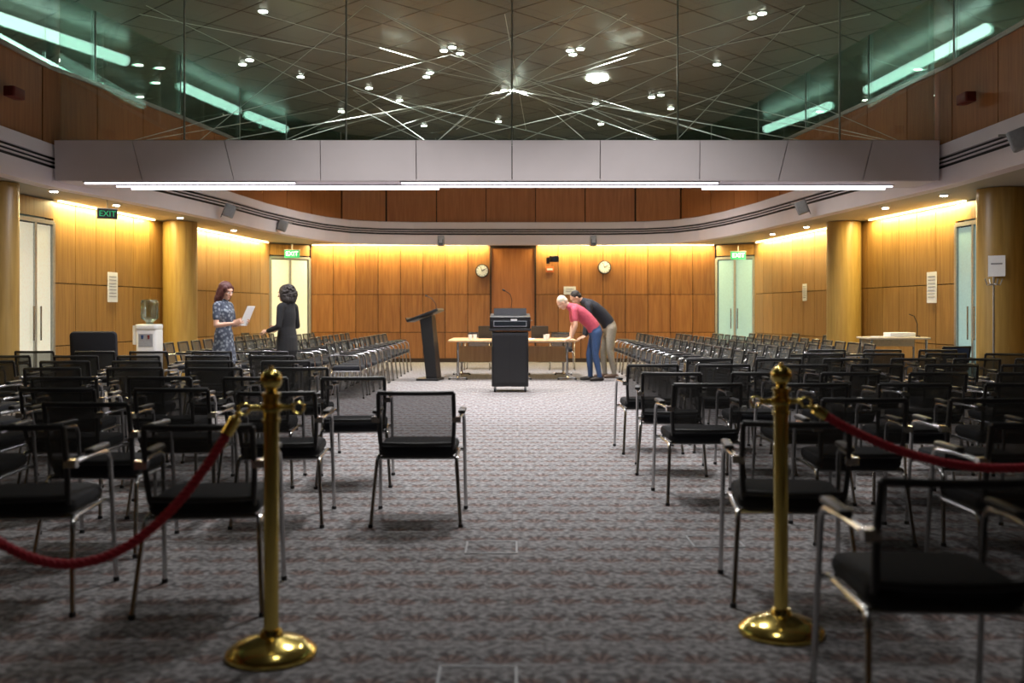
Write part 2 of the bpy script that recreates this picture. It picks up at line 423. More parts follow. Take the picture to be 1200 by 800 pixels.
# columns
for x,y in((-6.2,18.6),(-6.75,12.95),(6.2,18.6),(6.68,13.6)):
    mb=MB(); mb.lathe([(.29,0),(.29,.1),(.31,.1),(.31,2.94)],(0,0,0),M_coltim,36); mb.obj('round_column',(x,y,0))

mb=MB(); mb.box((-2.8,24.97,.05),(4.5,.02,.1),M_darkback); mb.box((2.85,24.97,.05),(4.4,.02,.1),M_darkback); mb.obj('baseboard_back')

# ------------------------------------------------------------------ lights
def area(name,loc,sx,sy,power,col,rot=(0,0,0),spread=180):
    l=bpy.data.lights.new(name,'AREA'); l.shape='RECTANGLE'; l.size=sx; l.size_y=sy; l.energy=power; l.color=col; l.spread=math.radians(spread)
    o=bpy.data.objects.new(name,l); COL.objects.link(o); o.location=loc; o.rotation_euler=rot; return o
warm=(1,.84,.40)
area('cove_light',(-2.8,24.85,2.93),4.4,.06,155,warm)
area('cove_light',(2.85,24.85,2.93),4.4,.06,155,warm)
mb=MB()
for s_ in(-1,1):
    for a,b,e in((15.0,18.1,125),(19.2,24.0,150),(6,12.4,40)):
        m_=(a+b)/2; ang=math.atan(.104)*s_ if a>12 else 0
        area('cove_light',(s_*(wx(m_)-.13),m_,2.93),.08,b-a,e,warm,(0,0,ang))
        R=Matrix.Rotation(ang,3,'Z'); mb.box((s_*(wx(m_)-.06),m_,2.935),(.05,b-a,.02),M_cove,R)
mb.box((-2.8,24.93,2.935),(4.4,.05,.02),M_cove); mb.box((2.85,24.93,2.935),(4.4,.05,.02),M_cove)
mb.obj('cove_strip_light')
area('beam_light',(-.2,BY+.3,2.925),10.5,.03,250,(.95,.93,1))
dl=[(-3.5,14),(-4.4,16.7),(-3.8,17.9),(-2.7,18.8),(-2.25,19.9),(-.95,15.9),(-1.1,16.1),(-1.54,17.9),(0,19),(.94,16.1),(1.1,16.0),(1.54,18.3),(2.9,19.4),(3.5,17),(3.54,14.1),(3.3,20.7),(-.3,22.1),(-2.0,22.6),(2.0,22.4),(-.15,19.0),(1.7,20.2),(-3.6,21),(-4.6,17.0),(2.75,19.6),(3.45,14.3),(-.85,16.3),(1.0,16.35),(-1.45,17.6)]
mb=MB()
for x,y in dl:
    mb.lathe([(.085,-.012),(.085,0)],(x,y,ZC),M_alu,16); mb.lathe([(.06,-.02),(.06,-.01)],(x,y,ZC),M_lamp,16)
mb.lathe([(.2,-.03),(.2,-.01)],(1.54,18.0,ZC),M_lamp,20)
mb.obj('ceiling_downlight')
for x,y,e in((-1.8,15.8,130),(1.8,15.8,130),(0,18.5,240),(-2.2,20.8,85),(2.2,20.8,85),(-1.6,10.5,110),(1.6,10.5,110),(0,8,95),(0,3.0,8)):
    area('hall_light',(x,y,ZC-.06),.5,.5,e,(1,.975,.95),spread=120)
mb=MB()
for x,y in((-6.35,13.8),(-6.2,15.6),(-5.9,17.7),(-5.7,20.4),(6.2,14.3),(6.0,16),(5.8,19.6),(5.6,21.4),(-6.6,11.5),(6.4,11.5)):
    mb.lathe([(.07,-.012),(.07,0)],(x,y,Z1-.005),M_alu,16); mb.lathe([(.05,-.02),(.05,-.01)],(x,y,Z1-.005),M_lamp,16)
mb.obj('soffit_downlight')
for x in(-7.3,7.2): area('gallery_light',(x,16.5,5.2),.2,8,75,(.84,1,.94))
w=bpy.data.worlds.new('world'); scene.world=w; w.use_nodes=True
w.node_tree.nodes['Background'].inputs[0].default_value=(.8,.85,1,1); w.node_tree.nodes['Background'].inputs[1].default_value=.02

# ------------------------------------------------------------------ conference chair (single shared mesh)
def chair_mesh(fab=M_blackfab,net=M_net):
    mb=MB()
    mb.slab((0,.02,.438),.47,.46,.066,.07,.024,fab)
    mb.slab((0,.02,.403),.43,.42,.014,.05,.005,M_blackpl)
    for s in(-1,1):
        mb.tube(fillet([(s*.275,.27,.0),(s*.265,.20,.625),(s*.26,-.02,.64),(s*.245,-.235,.63)],.06),.0115,M_chrome,8)
        mb.tube(fillet([(s*.265,-.29,.0),(s*.235,-.20,.395),(s*.235,.22,.395),(s*.262,.235,.385)],.05),.0115,M_chrome,8)
        mb.slab((s*.262,.04,.658),.045,.25,.022,.02,.008,M_blackpl)
        mb.tube(fillet([(s*.20,-.12,.41),(s*.215,-.20,.46),(s*.225,-.235,.60),(s*.222,-.275,.79)],.05),.0125,M_blackpl,8)
        mb.box((s*.24,-.235,.63),(.05,.04,.035),M_chrome)
        for p in((s*.275,.27,0),(s*.265,-.29,0)): mb.lathe([(.013,0),(.015,.004),(.014,.02)],p,M_blackpl,8)
    mb.tube([(-.235,-.17,.393),(.235,-.17,.393)],.010,M_chrome,8)
    mb.tube([(-.235,.2,.393),(.235,.2,.393)],.010,M_chrome,8)
    nx,nz=10,6; vs=[];fs=[]
    def bp(u,t):
        z=.48+.31*t; y=-.20-.075*t-.035*(1-u*u); return V((u*.222,y,z))
    for j in range(nz+1):
        for i in range(nx+1): vs.append(bp(-1+2*i/nx,j/nz))
    for j in range(nz):
        for i in range(nx): a=j*(nx+1)+i; fs.append((a,a+1,a+nx+2,a+nx+1))
    mb.add(vs,fs,net,True)
    mb.tube([bp(-1+2*i/12,1) for i in range(13)],.0135,M_blackpl,8)
    mb.tube([bp(-1+2*i/12,0) for i in range(13)],.013,M_blackpl,8)
    return mb.mesh('conference_chair')
CM=chair_mesh(); rj=random.Random(3)
def chair(x,y,rot=0,j=5,me=None):
    o=bpy.data.objects.new('conference_chair',me or CM); COL.objects.link(o)
    o.location=(x,y,0); o.rotation_euler=(0,0,math.radians(rot+rj.uniform(-j,j)))
R_rows=[(3.10,[1.28,2.0]),(4.52,[1.25,2.25,2.95]),(5.65,[1.93,2.62,3.3]),(6.8,[1.28,1.98,2.68,3.35]),(7.98,[1.27,1.95,2.62,3.3,3.98]),(9.15,[1.25,1.93,2.6,3.28,3.95,4.62]),(10.3,[2.0,2.68,3.36,4.04,4.72,5.3])]
for y,xs_ in R_rows:
    for x in xs_: chair(x,y+rj.uniform(-.03,.03),-3)
for y,x0,n in((11.5,3.5,4),(12.6,3.9,3)):
    for i in range(n): chair(x0+.7*i,y,-3)
for X,Y0 in((2.5,11.5),(3.3,13.0),(4.1,13.8),(4.9,14.4)):
    y=Y0
    while y<21.8: chair(X,y,90,3); y+=.64
L_rows=[(4.42,[-1.33,-2.12]),(5.42,[-2.2,-2.95]),(6.12,[-.57,-1.4]),(6.4,[-2.1,-2.8,-3.45]),(7.45,[-1.17,-1.86,-2.55,-3.25,-3.95]),(8.65,[-1.8,-2.5,-3.2,-3.9,-4.6]),(9.8,[-2.2,-2.9,-3.6,-4.3,-5.0]),(10.95,[-2.6,-3.3,-4.0,-4.7,-5.4]),(12.1,[-2.9,-3.6,-4.3,-5.0,-5.7])]
for y,xs_ in L_rows:
    for x in xs_: chair(x,y+rj.uniform(-.03,.03),3)
for X,Y0 in((-2.45,14.8),(-3.3,15.8),(-4.1,15.3),(-4.9,15.0)):
    y=Y0
    while y<21.8: chair(X,y,-90,3); y+=.64
BM=chair_mesh(M_blue,pm('navy_back',(.02,.06,.20),.7)); chair(5.95,13.75,15,2,BM)
for x,y,r in((6.0,19.9,90),(5.8,21.3,90),(-5.7,20.6,-90),(-5.6,21.9,-90),(-.75,21.9,180),(1.1,21.9,180),(-.1,22.4,180)): chair(x,y,r)

# ------------------------------------------------------------------ stanchions and ropes
def stanchion(x,y,rot):
    mb=MB()
    mb.lathe([(.165,0),(.168,.012),(.165,.022),(.150,.032),(.147,.036),(.12,.052),(.075,.066),(.045,.074),(.040,.090),(.034,.098)],(0,0,0),M_brass,48)
    mb.lathe([(.0275,.09),(.0275,.86),(.034,.862),(.034,.874),(.029,.876),(.029,.90),(.036,.902),(.038,.915),(.036,.93),(.029,.932),(.029,.955),(.035,.957),(.035,.968),(.02,.972),(.017,.985)],(0,0,0),M_brass,32)
    mb.ell((0,0,1.018),(.040,.040,.040),M_brass,n=24,m=16)
    mb.lathe([(.01,0),(.008,.012)],(0,0,1.056),M_brass,12)
    for s in(-1,1):
        mb.tube([(s*.03,0,.916),(s*.07,0,.916),(s*.078,0,.916)],[.011,.009,.014],M_brass,12)
        ring=[(s*.098+.020*math.cos(a),0,.912+.020*math.sin(a)) for a in [2*math.pi*k/20 for k in range(21)]]
        mb.tube(ring,.0045,M_brass,8)
    return mb.obj('brass_stanchion',(x,y,0),rot)
stanchion(-.89,3.68,math.radians(14)); stanchion(1.065,3.94,math.radians(-4)); stanchion(-2.15,3.25,math.radians(14)); stanchion(2.75,3.85,0)
def rope(p,q,sag):
    p=V(p);q=V(q); mb=MB(); N=240; path=[]
    for i in range(N+1):
        t=i/N; a=p.lerp(q,t); a.z-=sag*4*t*(1-t); path.append(a)
    s=0
    strands=[[],[],[]]; h=(q-p); h.z=0; lat=V((-h.y,h.x,0)).normalized()
    for i in range(N+1):
        T=(path[min(N,i+1)]-path[max(0,i-1)]).normalized(); w_=T.cross(lat).normalized()
        if i: s+=(path[i]-path[i-1]).length
        for k in range(3):
            a=s/.07*2*math.pi+k*2*math.pi/3; strands[k].append(path[i]+(lat*math.cos(a)+w_*math.sin(a))*.0078)
    for st in strands: mb.tube(st[6:-6],.0105,M_rope,8)
    for e,f in((0,9),(N,N-9)):
        a,b=path[e],path[f]; mb.tube([a,a.lerp(b,.15),a.lerp(b,.2),b],[.006,.010,.021,.021],M_brass,14)
        mb.ell(a,(.012,.012,.012),M_brass,n=10,m=8)
    mb.obj('barrier_rope')
def ringp(x,y,rot,s): return (x+s*.118*math.cos(rot),y+s*.118*math.sin(rot),.893)
rope(ringp(-.89,3.68,math.radians(14),-1),ringp(-2.15,3.25,math.radians(14),1),.50)
rope(ringp(1.065,3.94,math.radians(-4),1),ringp(2.75,3.85,0,-1),.235)

# ------------------------------------------------------------------ floor boxes
for x,y,w_,d_ in((-.11,5.36,.27,.27),(1.12,5.5,.27,.27),(-.12,3.46,.27,.2)):
    mb=MB()
    for sx in(-1,1): mb.box((sx*w_/2,0,.002),(.010,d_,.004),M_grey); mb.box((0,sx*d_/2,.002),(w_+.010,.010,.004),M_grey)
    mb.box((0,0,.001),(w_-.02,d_-.02,.002),M_carpet); mb.obj('floor_outlet_box',(x,y,0))

# ------------------------------------------------------------------ AV lectern
mb=MB()
mb.slab((0,0,.52),.58,.58,.86,.02,.008,M_black); mb.box((0,-.295,.52),(.50,.012,.74),M_blackpl); mb.box((0,-.303,.52),(.008,.006,.74),M_slot)
mb.slab((0,0,.985),.66,.66,.04,.02,.008,M_blackpl); mb.slab((0,-.02,1.08),.62,.50,.15,.02,.01,M_black)
mb.slab((0,-.02,1.19),.64,.52,.05,.02,.01,M_black,RX(6)); 
mb.box((0,-.275,1.08),(.52,.01,.09),M_grey); mb.box((0,-.281,1.08),(.50,.006,.07),M_screen); mb.box((.06,-.286,1.14),(.10,.004,.03),M_paper)
mb.box((0,.0,1.25),(.52,.05,.14),M_black,RX(-15)); 
for sx in(-1,1):
    mb.box((sx*.315,-.02,1.09),(.012,.5,.19),M_blackpl)
    for sy in(-1,1):
        mb.lathe([(.035,-.015),(.035,.015)],(sx*.24,sy*.24,.036),M_blackpl,14,RY(90)); mb.box((sx*.24,sy*.24,.075),(.04,.04,.035),M_alu)
mb.tube([(.0,.05,1.2),(.02,.05,1.35),(.03,.02,1.45),(.0,-.06,1.55),(-.08,-.1,1.6)],.006,M_blackpl,6); mb.tube([(-.08,-.1,1.6),(-.12,-.12,1.62)],.014,M_blackpl,8)
mb.obj('av_lectern',(-.03,15.95,0))
mb=MB()
mb.slab((0,0,.02),.42,.55,.04,.03,.008,M_black)
mb.add([(-.03,-.2,.04),(.17,-.2,.04),(.17,.2,.04),(-.03,.2,.04),(-.16,-.16,1.12),(.06,-.16,1.2),(.06,.16,1.2),(-.16,.16,1.12)],[(0,3,2,1),(4,5,6,7),(0,1,5,4),(1,2,6,5),(2,3,7,6),(3,0,4,7)],M_black,False)
mb.slab((-.09,0,1.2),.62,.58,.05,.02,.008,M_black,RY(-20)); mb.box((-.385,0,1.12),(.02,.56,.07),M_blackpl,RY(-20)); mb.box((.14,0,1.29),(.1,.5,.05),M_black,RY(-20))
mb.tube([(.1,.1,1.3),(.08,.1,1.42),(.0,.1,1.52),(-.08,.1,1.56)],.006,M_blackpl,6); mb.ell((-.1,.1,1.565),(.025,.015,.015),M_blackpl)
mb.obj('slanted_podium',(-1.52,18.5,0),math.radians(-8))

# ------------------------------------------------------------------ tables
def table(x,y,w_,d_):
    mb=MB(); mb.slab((0,0,.725),w_,d_,.03,.04,.006,M_tabletop)
    for sy in(-1,1):
        yy=sy*(d_/2-.25)
        mb.tube([(-w_/2+.18,yy,.05),(-w_/2+.18,yy,.70)],.025,M_chrome,10); mb.tube([(w_/2-.18,yy,.05),(w_/2-.18,yy,.70)],.025,M_chrome,10)
        for sx in(-1,1):
            cx=sx*(w_/2-.18)
            mb.tube(fillet([(cx,yy-.22,.02),(cx,yy-.1,.06),(cx,yy+.1,.06),(cx,yy+.22,.02)],.05),.016,M_chrome,8)
            mb.tube([(cx-.16,yy,.03),(cx+.16,yy,.03)],.016,M_chrome,8)
            for k in(-1,1): mb.lathe([(.02,0),(.02,.03)],(cx+k*.16,yy,0),M_blackpl,10)
    mb.box((0,0,.69),(w_-.3,.05,.04),M_alu); mb.box((0,0,.45),(w_-.35,.02,.3),M_tabletop)
    mb.obj('conference_table',(x,y,0))
table(-.60,19.3,1.18,1.9); table(.61,19.3,1.20,1.9)
def cup(x,y,z):
    mb=MB(); mb.lathe([(.03,0),(.038,.1),(.035,.1),(.028,.01)],(0,0,0),M_paper,16); mb.obj('paper_cup',(x,y,z))
for x,y in((-.78,18.6),(-.7,18.75),(.62,18.55),(.68,18.95)): cup(x,y,.741)
def laptop(x,y,z,rot):
    mb=MB(); mb.slab((0,0,.01),.34,.24,.02,.015,.004,M_blackpl); mb.slab((0,.15,.13),.34,.24,.012,.015,.004,M_blackpl,RX(72)); mb.box((0,.142,.13),(.31,.21,.002),M_screen,RX(72))
    mb.obj('laptop_computer',(x,y,z),rot)
laptop(.55,19.9,.741,math.pi); laptop(-.5,19.9,.741,math.pi)
def papers(x,y,z,rot=0):
    mb=MB()
    for i in range(3): mb.box((i*.02,i*.015,.002+i*.002),(.21,.3,.0015),M_paper,RZ(i*9))
    mb.obj('paper_sheets',(x,y,z),rot)
papers(.98,18.75,.741,.3); papers(.3,19.2,.741,0)

M_pale=pm('pale_desk_laminate',(.62,.52,.38),.45)
mb=MB(); mb.slab((0,0,.86),.95,.6,.03,.03,.008,M_pale); mb.box((0,.22,.78),(.84,.02,.12),M_pale)
for sx in(-1,1):
    for sy in(-1,1): mb.tube([(sx*.42,sy*.24,0),(sx*.42,sy*.24,.845)],.018,M_chrome,10)
mb.slab((.1,0,.91),.4,.3,.07,.02,.008,M_paper); mb.box((-.2,-.1,.882),(.3,.21,.012),M_paper,RZ(12)); mb.tube([(.38,0,.88),(.38,0,1.08),(.33,0,1.2),(.25,0,1.23)],.007,M_blackpl,6); mb.lathe([(.05,0),(.045,.02)],(.38,0,.875),M_blackpl,16)
mb.obj('side_desk',(5.95,15.55,0))
mb=MB(); mb.lathe([(.14,0),(.14,.015),(.02,.03)],(0,0,0),M_alu,24); mb.tube([(0,0,.02),(0,0,1.7)],.014,M_alu,10)
for k in range(4):
    a=k*math.pi/2; mb.tube([(0,0,1.62),(.08*math.cos(a),.08*math.sin(a),1.6),(.11*math.cos(a),.11*math.sin(a),1.68)],.008,M_alu,6)
mb.obj('coat_stand',(6.0,12.4,0))

# water cooler
mb=MB()
mb.slab((0,0,.50),.32,.34,1.0,.04,.02,M_paper); mb.slab((0,-.02,1.03),.34,.36,.08,.05,.02,M_paper)
mb.box((0,-.165,.82),(.22,.03,.20),M_grey); 
for s_ in(-1,1): mb.lathe([(.014,0),(.02,.06)],(s_*.05,-.19,.84),M_blue if s_<0 else M_redbox,10)
mb.lathe([(.05,0),(.06,.04),(.13,.09),(.138,.12),(.132,.2),(.138,.22),(.132,.3),(.138,.33),(.125,.38),(.05,.40)],(0,0,1.07),M_bottle,24)
mb.tube([(-.19,-.1,.75),(-.19,-.1,1.05)],.04,M_paper,12); mb.box((-.165,-.1,.9),(.03,.03,.1),M_paper)
mb.obj('water_cooler',(-5.75,15.8,0))
mb=MB(); mb.slab((0,.05,.42),.6,.58,.14,.08,.04,M_blackfab); mb.slab((0,-.26,.74),.62,.52,.10,.06,.03,M_blackfab,RX(96))
for s_ in(-1,1): mb.slab((s_*.31,.02,.60),.07,.42,.05,.03,.015,M_blackfab); mb.tube([(s_*.31,.18,.0),(s_*.31,.18,.58)],.014,M_chrome); mb.tube([(s_*.31,-.2,.0),(s_*.31,-.2,.58)],.014,M_chrome)
mb.obj('upholstered_armchair',(-5.75,13.9,0),math.radians(5))

# ------------------------------------------------------------------ wall items
def clock(x,z):
    mb=MB(); R=RX(90)
    mb.lathe([(.165,0),(.17,.03),(.155,.036),(.150,.025)],(0,0,0),M_blackpl,36,R); mb.lathe([(.142,.026),(.142,.040)],(0,0,0),M_paper,36,R)
    for k in range(12):
        a=k*math.pi/6; mb.box((.120*math.sin(a),-.042,.120*math.cos(a)),(.012,.004,.03),M_black,RY(math.degrees(a)))
    mb.box((.035,-.045,.02),(.016,.004,.09),M_black,RY(60)); mb.box((-.02,-.047,.05),(.012,.004,.13),M_black,RY(-20))
    mb.obj('wall_clock',(x,24.99,z))
clock(-.75,2.29); clock(2.32,2.38)
def wallpaper_sheet(sgn,Y,z,w_,h):
    mb=MB(); mb.box((0,0,0),(.006,w_,h),M_paper)
    for k in range(7): mb.box((-sgn*.004,0,h*.35-k*h*.11),(.003,w_*.7,.012),M_ink)
    mb.obj('notice_sheet',(sgn*(wx(Y)-.012),Y,z),sgn*math.atan(.104))
wallpaper_sheet(-1,16.7,1.68,.33,.5); wallpaper_sheet(-1,21.5,1.72,.2,.42); wallpaper_sheet(1,16.05,1.66,.30,.5); wallpaper_sheet(1,21.2,1.68,.22,.36)
mb=MB(); mb.box((0,0,0),(.21,.006,.28),M_paper); mb.box((0,-.004,.03),(.14,.003,.02),M_ink); mb.obj('notice_sheet',(6.48,13.31,1.88),math.radians(-34)) 
mb=MB(); mb.box((0,0,0),(.2,.006,.28),M_paper); mb.box((0,-.004,.03),(.14,.003,.02),M_ink); mb.obj('notice_sheet',(-6.63,12.65,2.0),math.radians(20))
mb=MB(); mb.box((0,0,0),(.3,.01,.2),M_paper); mb.box((0,-.007,.04),(.2,.003,.015),M_ink); mb.box((0,-.007,-.02),(.2,.003,.015),M_ink); mb.obj('notice_sheet',(1.45,24.985,1.8))
mb=MB(); mb.box((0,0,0),(.2,.02,.14),M_orange); mb.box((0,-.012,0),(.14,.004,.05),M_paper); mb.obj('wall_label',(.95,24.98,2.33))
mb=MB(); mb.box((0,.06,.04),(.05,.12,.05),M_blackpl); mb.slab((0,-.06,0),.24,.2,.15,.03,.01,M_blackpl); mb.lathe([(.05,0),(.055,.06)],(0,-.16,0),M_screen,16,RX(90)); mb.box((-.15,-.05,-.04),(.09,.1,.16),M_blackpl); mb.obj('conference_camera',(1.05,24.86,2.58))
def exit_sign(x,y,z,rot,lit,sc=1):
    mb=MB(); mb.box((0,0,0),(.36,.05,.19),M_exit if lit else M_black); mb.tube([(0,0,.09),(0,0,.24/sc)],.012,M_alu)
    mb.box((0,0,.1),(.38,.06,.015),M_alu)
    o=mb.obj('exit_sign',(x,y,z),rot); o.scale=(sc,sc,sc)
    c=bpy.data.curves.new('exit_text','FONT'); c.body='EXIT'; c.size=.15; c.align_x='CENTER'; c.align_y='CENTER'; c.extrude=.002; c.materials.append(M_exitw if lit else M_exit)
    t=bpy.data.objects.new('exit_text',c); COL.objects.link(t); t.parent=o; t.location=(0,-.028,0); t.rotation_euler=(math.pi/2,0,0)
exit_sign(-5.3,24.0,2.66,0,True); exit_sign(5.45,24.0,2.62,0,True); exit_sign(-6.1,15.0,2.74,math.radians(35),False,.8)
def speaker(x,y,z,rot):
    mb=MB(); mb.slab((0,0,0),.16,.2,.22,.04,.02,M_grey,RX(-20)); mb.box((0,-.115,-.04),(.12,.01,.16),M_blackpl,RX(-20)); mb.tube([(0,.05,.05),(0,.2,.06)],.015,M_alu); mb.obj('wall_speaker',(x,y,z),rot)
speaker(-1.72,24.1,2.98,0); speaker(1.97,24.1,2.98,0); speaker(-5.0,17.6,3.05,math.radians(-70)); speaker(-4.75,20.6,3.05,math.radians(-70)); speaker(4.95,17.0,3.05,math.radians(70)); speaker(5.4,10.6,3.1,math.radians(60))
for x,y in((-5.9,11.8),(5.52,12.1)):
    mb=MB(); mb.slab((0,0,0),.14,.28,.12,.03,.01,M_redbox); mb.obj('alarm_strobe',(x,y,3.86))

# ------------------------------------------------------------------ people
def seg_rings(pts,lat,n=18):
    lat=V(lat); P=[V(p[0]) for p in pts]; N=len(P); rings=[]
    T=[(P[min(N-1,i+1)]-P[max(0,i-1)]).normalized() for i in range(N)]
    def ring(c,t,rw,rd):
        l=(lat-t*lat.dot(t)); l=l.normalized() if l.length>1e-3 else t.orthogonal().normalized(); d=t.cross(l)
        return [c+l*rw*math.cos(2*math.pi*k/n)+d*rd*math.sin(2*math.pi*k/n) for k in range(n)]
    r0=min(pts[0][1],pts[0][2]); r1=min(pts[-1][1],pts[-1][2])
    for a in(80,60,35): q=math.radians(a); rings.append(ring(P[0]-T[0]*r0*math.sin(q),T[0],pts[0][1]*math.cos(q),pts[0][2]*math.cos(q)))
    for i in range(N): rings.append(ring(P[i],T[i],pts[i][1],pts[i][2]))
    for a in(35,60,80): q=math.radians(a); rings.append(ring(P[-1]+T[-1]*r1*math.sin(q),T[-1],pts[-1][1]*math.cos(q),pts[-1][2]*math.cos(q)))
    vs=[v for r in rings for v in r]; fs=[]
    for i in range(len(rings)-1):
        for k in range(n): fs.append((i*n+k,i*n+(k+1)%n,(i+1)*n+(k+1)%n,(i+1)*n+k))
    fs.append(tuple(reversed(range(n)))); fs.append(tuple((len(rings)-1)*n+k for k in range(n)))
    return vs,fs
def remesh(vs,fs,voxel,smooth=3,noise=0):
    me=bpy.data.meshes.new('tmp'); me.from_pydata([tuple(v) for v in vs],[],fs); me.update()
    o=bpy.data.objects.new('tmp',me); COL.objects.link(o)
    m=o.modifiers.new('r','REMESH'); m.mode='VOXEL'; m.voxel_size=voxel
    if noise:
        t=bpy.data.textures.new('hair_noise','CLOUDS'); t.noise_scale=.035
        d=o.modifiers.new('d','DISPLACE'); d.texture=t; d.strength=noise; d.texture_coords='GLOBAL'
    if smooth:
        s=o.modifiers.new('s','SMOOTH'); s.iterations=smooth; s.factor=.5
    dg=bpy.context.evaluated_depsgraph_get(); ev=o.evaluated_get(dg); em=ev.to_mesh()
    rv=[v.co.copy() for v in em.vertices]; rf=[tuple(p.vertices) for p in em.polygons]
    ev.to_mesh_clear(); bpy.data.objects.remove(o); bpy.data.meshes.remove(me)
    return rv,rf
class Person:
    def __init__(s): s.out=MB(); s.tubes=[]
    def T(s,pts,mat,lat=(0,1,0)):
        s.tubes.append(([(V(p[0]),p[1],p[2] if len(p)>2 else p[1]) for p in pts],mat,lat))
    def body(s,voxel=.012):
        vs=[];fs=[]
        for pts,mat,lat in s.tubes:
            v,f=seg_rings(pts,lat); o=len(vs); vs+=v; fs+=[tuple(i+o for i in q) for q in f]
        rv,rf=remesh(vs,fs,voxel,3)
        segs=[]
        for pts,mat,lat in s.tubes:
            for a,b in zip(pts[:-1],pts[1:]): segs.append((a[0],b[0]-a[0],max((b[0]-a[0]).length_squared,1e-9),(a[1]+a[2])/2,(b[1]+b[2])/2,mat))
        groups={}
        for f in rf:
            c=V((0,0,0))
            for i in f: c+=rv[i]
            c/=len(f); best=1e9;bm=None
            for a,d,l2,r0,r1,mat in segs:
                t=max(0,min(1,(c-a).dot(d)/l2)); dd=(c-a-d*t).length-(r0+(r1-r0)*t)
                if dd<best: best=dd;bm=mat
            groups.setdefault(bm,[]).append(f)
        o=len(s.out.v); s.out.v+=[tuple(v) for v in rv]
        for m,fl in groups.items():
            k=s.out.mi(m)
            for f in fl: s.out.f.append(tuple(i+o for i in f)); s.out.m.append(k); s.out.s.append(True)
    def hand(s,w_,d,nrm,side,curl,skin,spread=1.0):
        w_=V(w_); d=V(d).normalized(); nrm=V(nrm); nrm=(nrm-d*nrm.dot(d)).normalized(); lat=d.cross(nrm)*side
        vs=[];fs=[]
        def add(pts,l):
            v,f=seg_rings(pts,l,12); o=len(vs); vs.extend(v); fs.extend([tuple(i+o for i in q) for q in f])
        add([(w_-d*.02,.026,.022),(w_+d*.02,.032,.017),(w_+d*.06,.041,.014),(w_+d*.085,.041,.012)],lat)
        for k,(off,ln) in enumerate(((.031,.070),(.010,.080),(-.011,.073),(-.031,.056))):
            p=w_+d*.085+lat*off; a=0; pts=[(p-d*.015,.0085,.0085)]
            dd=(d+lat*off*3*spread).normalized()
            for j,fr in enumerate((.45,.30,.25)):
                a+=math.radians(curl*(1+.15*k)*(.7+.3*j)); v=dd*math.cos(a)+nrm*math.sin(a); pts.append((p,.0088-.0008*j,.0085-.0008*j)); p=p+v*ln*fr
            pts.append((p,.0065,.006)); add(pts,lat)
        tb=w_+d*.025+lat*.028; t1=tb+(d*.6+lat*.7+nrm*.3).normalized()*.035; t2=t1+(d*.9+lat*.25+nrm*.5).normalized()*.028
        add([(tb,.013,.013),(t1,.0105,.0105),(t2,.008,.008)],nrm)
        rv,rf=remesh(vs,fs,.0035,1); s.out.add(rv,rf,skin)
    def head(s,c,yaw,pitch,skin,hair,style,roll=0):
        M=Matrix.Translation(V(c))@Matrix.Rotation(math.radians(yaw),4,'Z')@Matrix.Rotation(math.radians(pitch),4,'Y')@Matrix.Rotation(math.radians(roll),4,'X')
        t=MB()
        E=lambda c_,r: t.ell(c_,r,skin,M,18,12)
        E((-.012,0,.028),(.096,.076,.092)); E((.015,0,-.03),(.074,.063,.078)); E((.045,0,-.08),(.042,.040,.034)); E((.060,0,.035),(.030,.056,.03))
        E((.088,0,-.008),(.014,.011,.028)); E((.100,0,-.026),(.017,.016,.012)); E((.077,0,-.062),(.014,.024,.008)); E((.073,.035,-.022),(.02,.02,.018)); E((.073,-.035,-.022),(.02,.02,.018))
        for q in(-1,1): E((-.008,q*.079,-.008),(.020,.010,.031))
        rv,rf=remesh(t.v,t.f,.005,2); s.out.add(rv,rf,skin)
        for q in(-1,1):
            s.out.ell((.084,q*.031,.004),(.010,.013,.008),M_eyew,M,12,8); s.out.ell((.0925,q*.031,.004),(.003,.0055,.0055),M_eyeb,M,10,6)
            s.out.ell((.090,q*.032,.025),(.006,.019,.004),hair,M,10,6)
        s.out.ell((.0885,0,-.062),(.004,.021,.0055),M_lip,M,12,6)
        t=MB(); H=lambda c_,r: t.ell(c_,r,skin,M,16,10)
        if style=='short':
            H((-.030,0,.045),(.092,.084,.088)); H((-.06,0,.0),(.058,.074,.07)); 
        elif style=='long':
            H((-.022,0,.05),(.102,.094,.088)); H((-.065,0,-.03),(.062,.092,.13)); H((-.06,.045,-.12),(.055,.05,.10)); H((-.06,-.045,-.12),(.055,.05,.10))
            for q in(-1,1): H((.0,q*.075,-.05),(.050,.028,.11)); H((.03,q*.065,.04),(.04,.026,.05))
        elif style=='curly':
            H((-.025,0,.04),(.108,.108,.095)); H((-.06,0,-.02),(.095,.125,.11)); H((-.075,0,-.09),(.075,.115,.07))
            for q in(-1,1): H((-.01,q*.085,-.03),(.06,.045,.10)); H((-.04,q*.09,-.09),(.06,.05,.06))
            r=random.Random(2)
            for i in range(260):
                a=r.uniform(0,6.28); zz=r.uniform(-1,1); q=math.sqrt(1-zz*zz)
                p=(-.048+.118*q*math.cos(a),.128*q*math.sin(a),-.01+.135*zz)
                if p[0]>.02 and p[2]<.07: continue
                H(p,(.016,.016,.014))
        rv,rf=remesh(t.v,t.f,.006,1,.012 if style=='long' else .006); s.out.add(rv,rf,hair)
M_eyew=pm('eye_white',(.75,.73,.70),.3); M_eyeb=pm('eye_iris',(.05,.03,.02),.2); M_lip=pm('lip',(.45,.16,.13),.5)
skin1=pm('skin_fair',(.62,.36,.25),.5,noise=.05); skin2=pm('skin_tan',(.48,.28,.19),.5,noise=.05)
h_aub=pm('hair_auburn',(.065,.012,.008),.6,nscale=90,noise=.3); h_dark=pm('hair_dark',(.018,.013,.010),.7,nscale=90,noise=.3); h_white=pm('hair_white',(.62,.54,.42),.6,nscale=90,noise=.1)
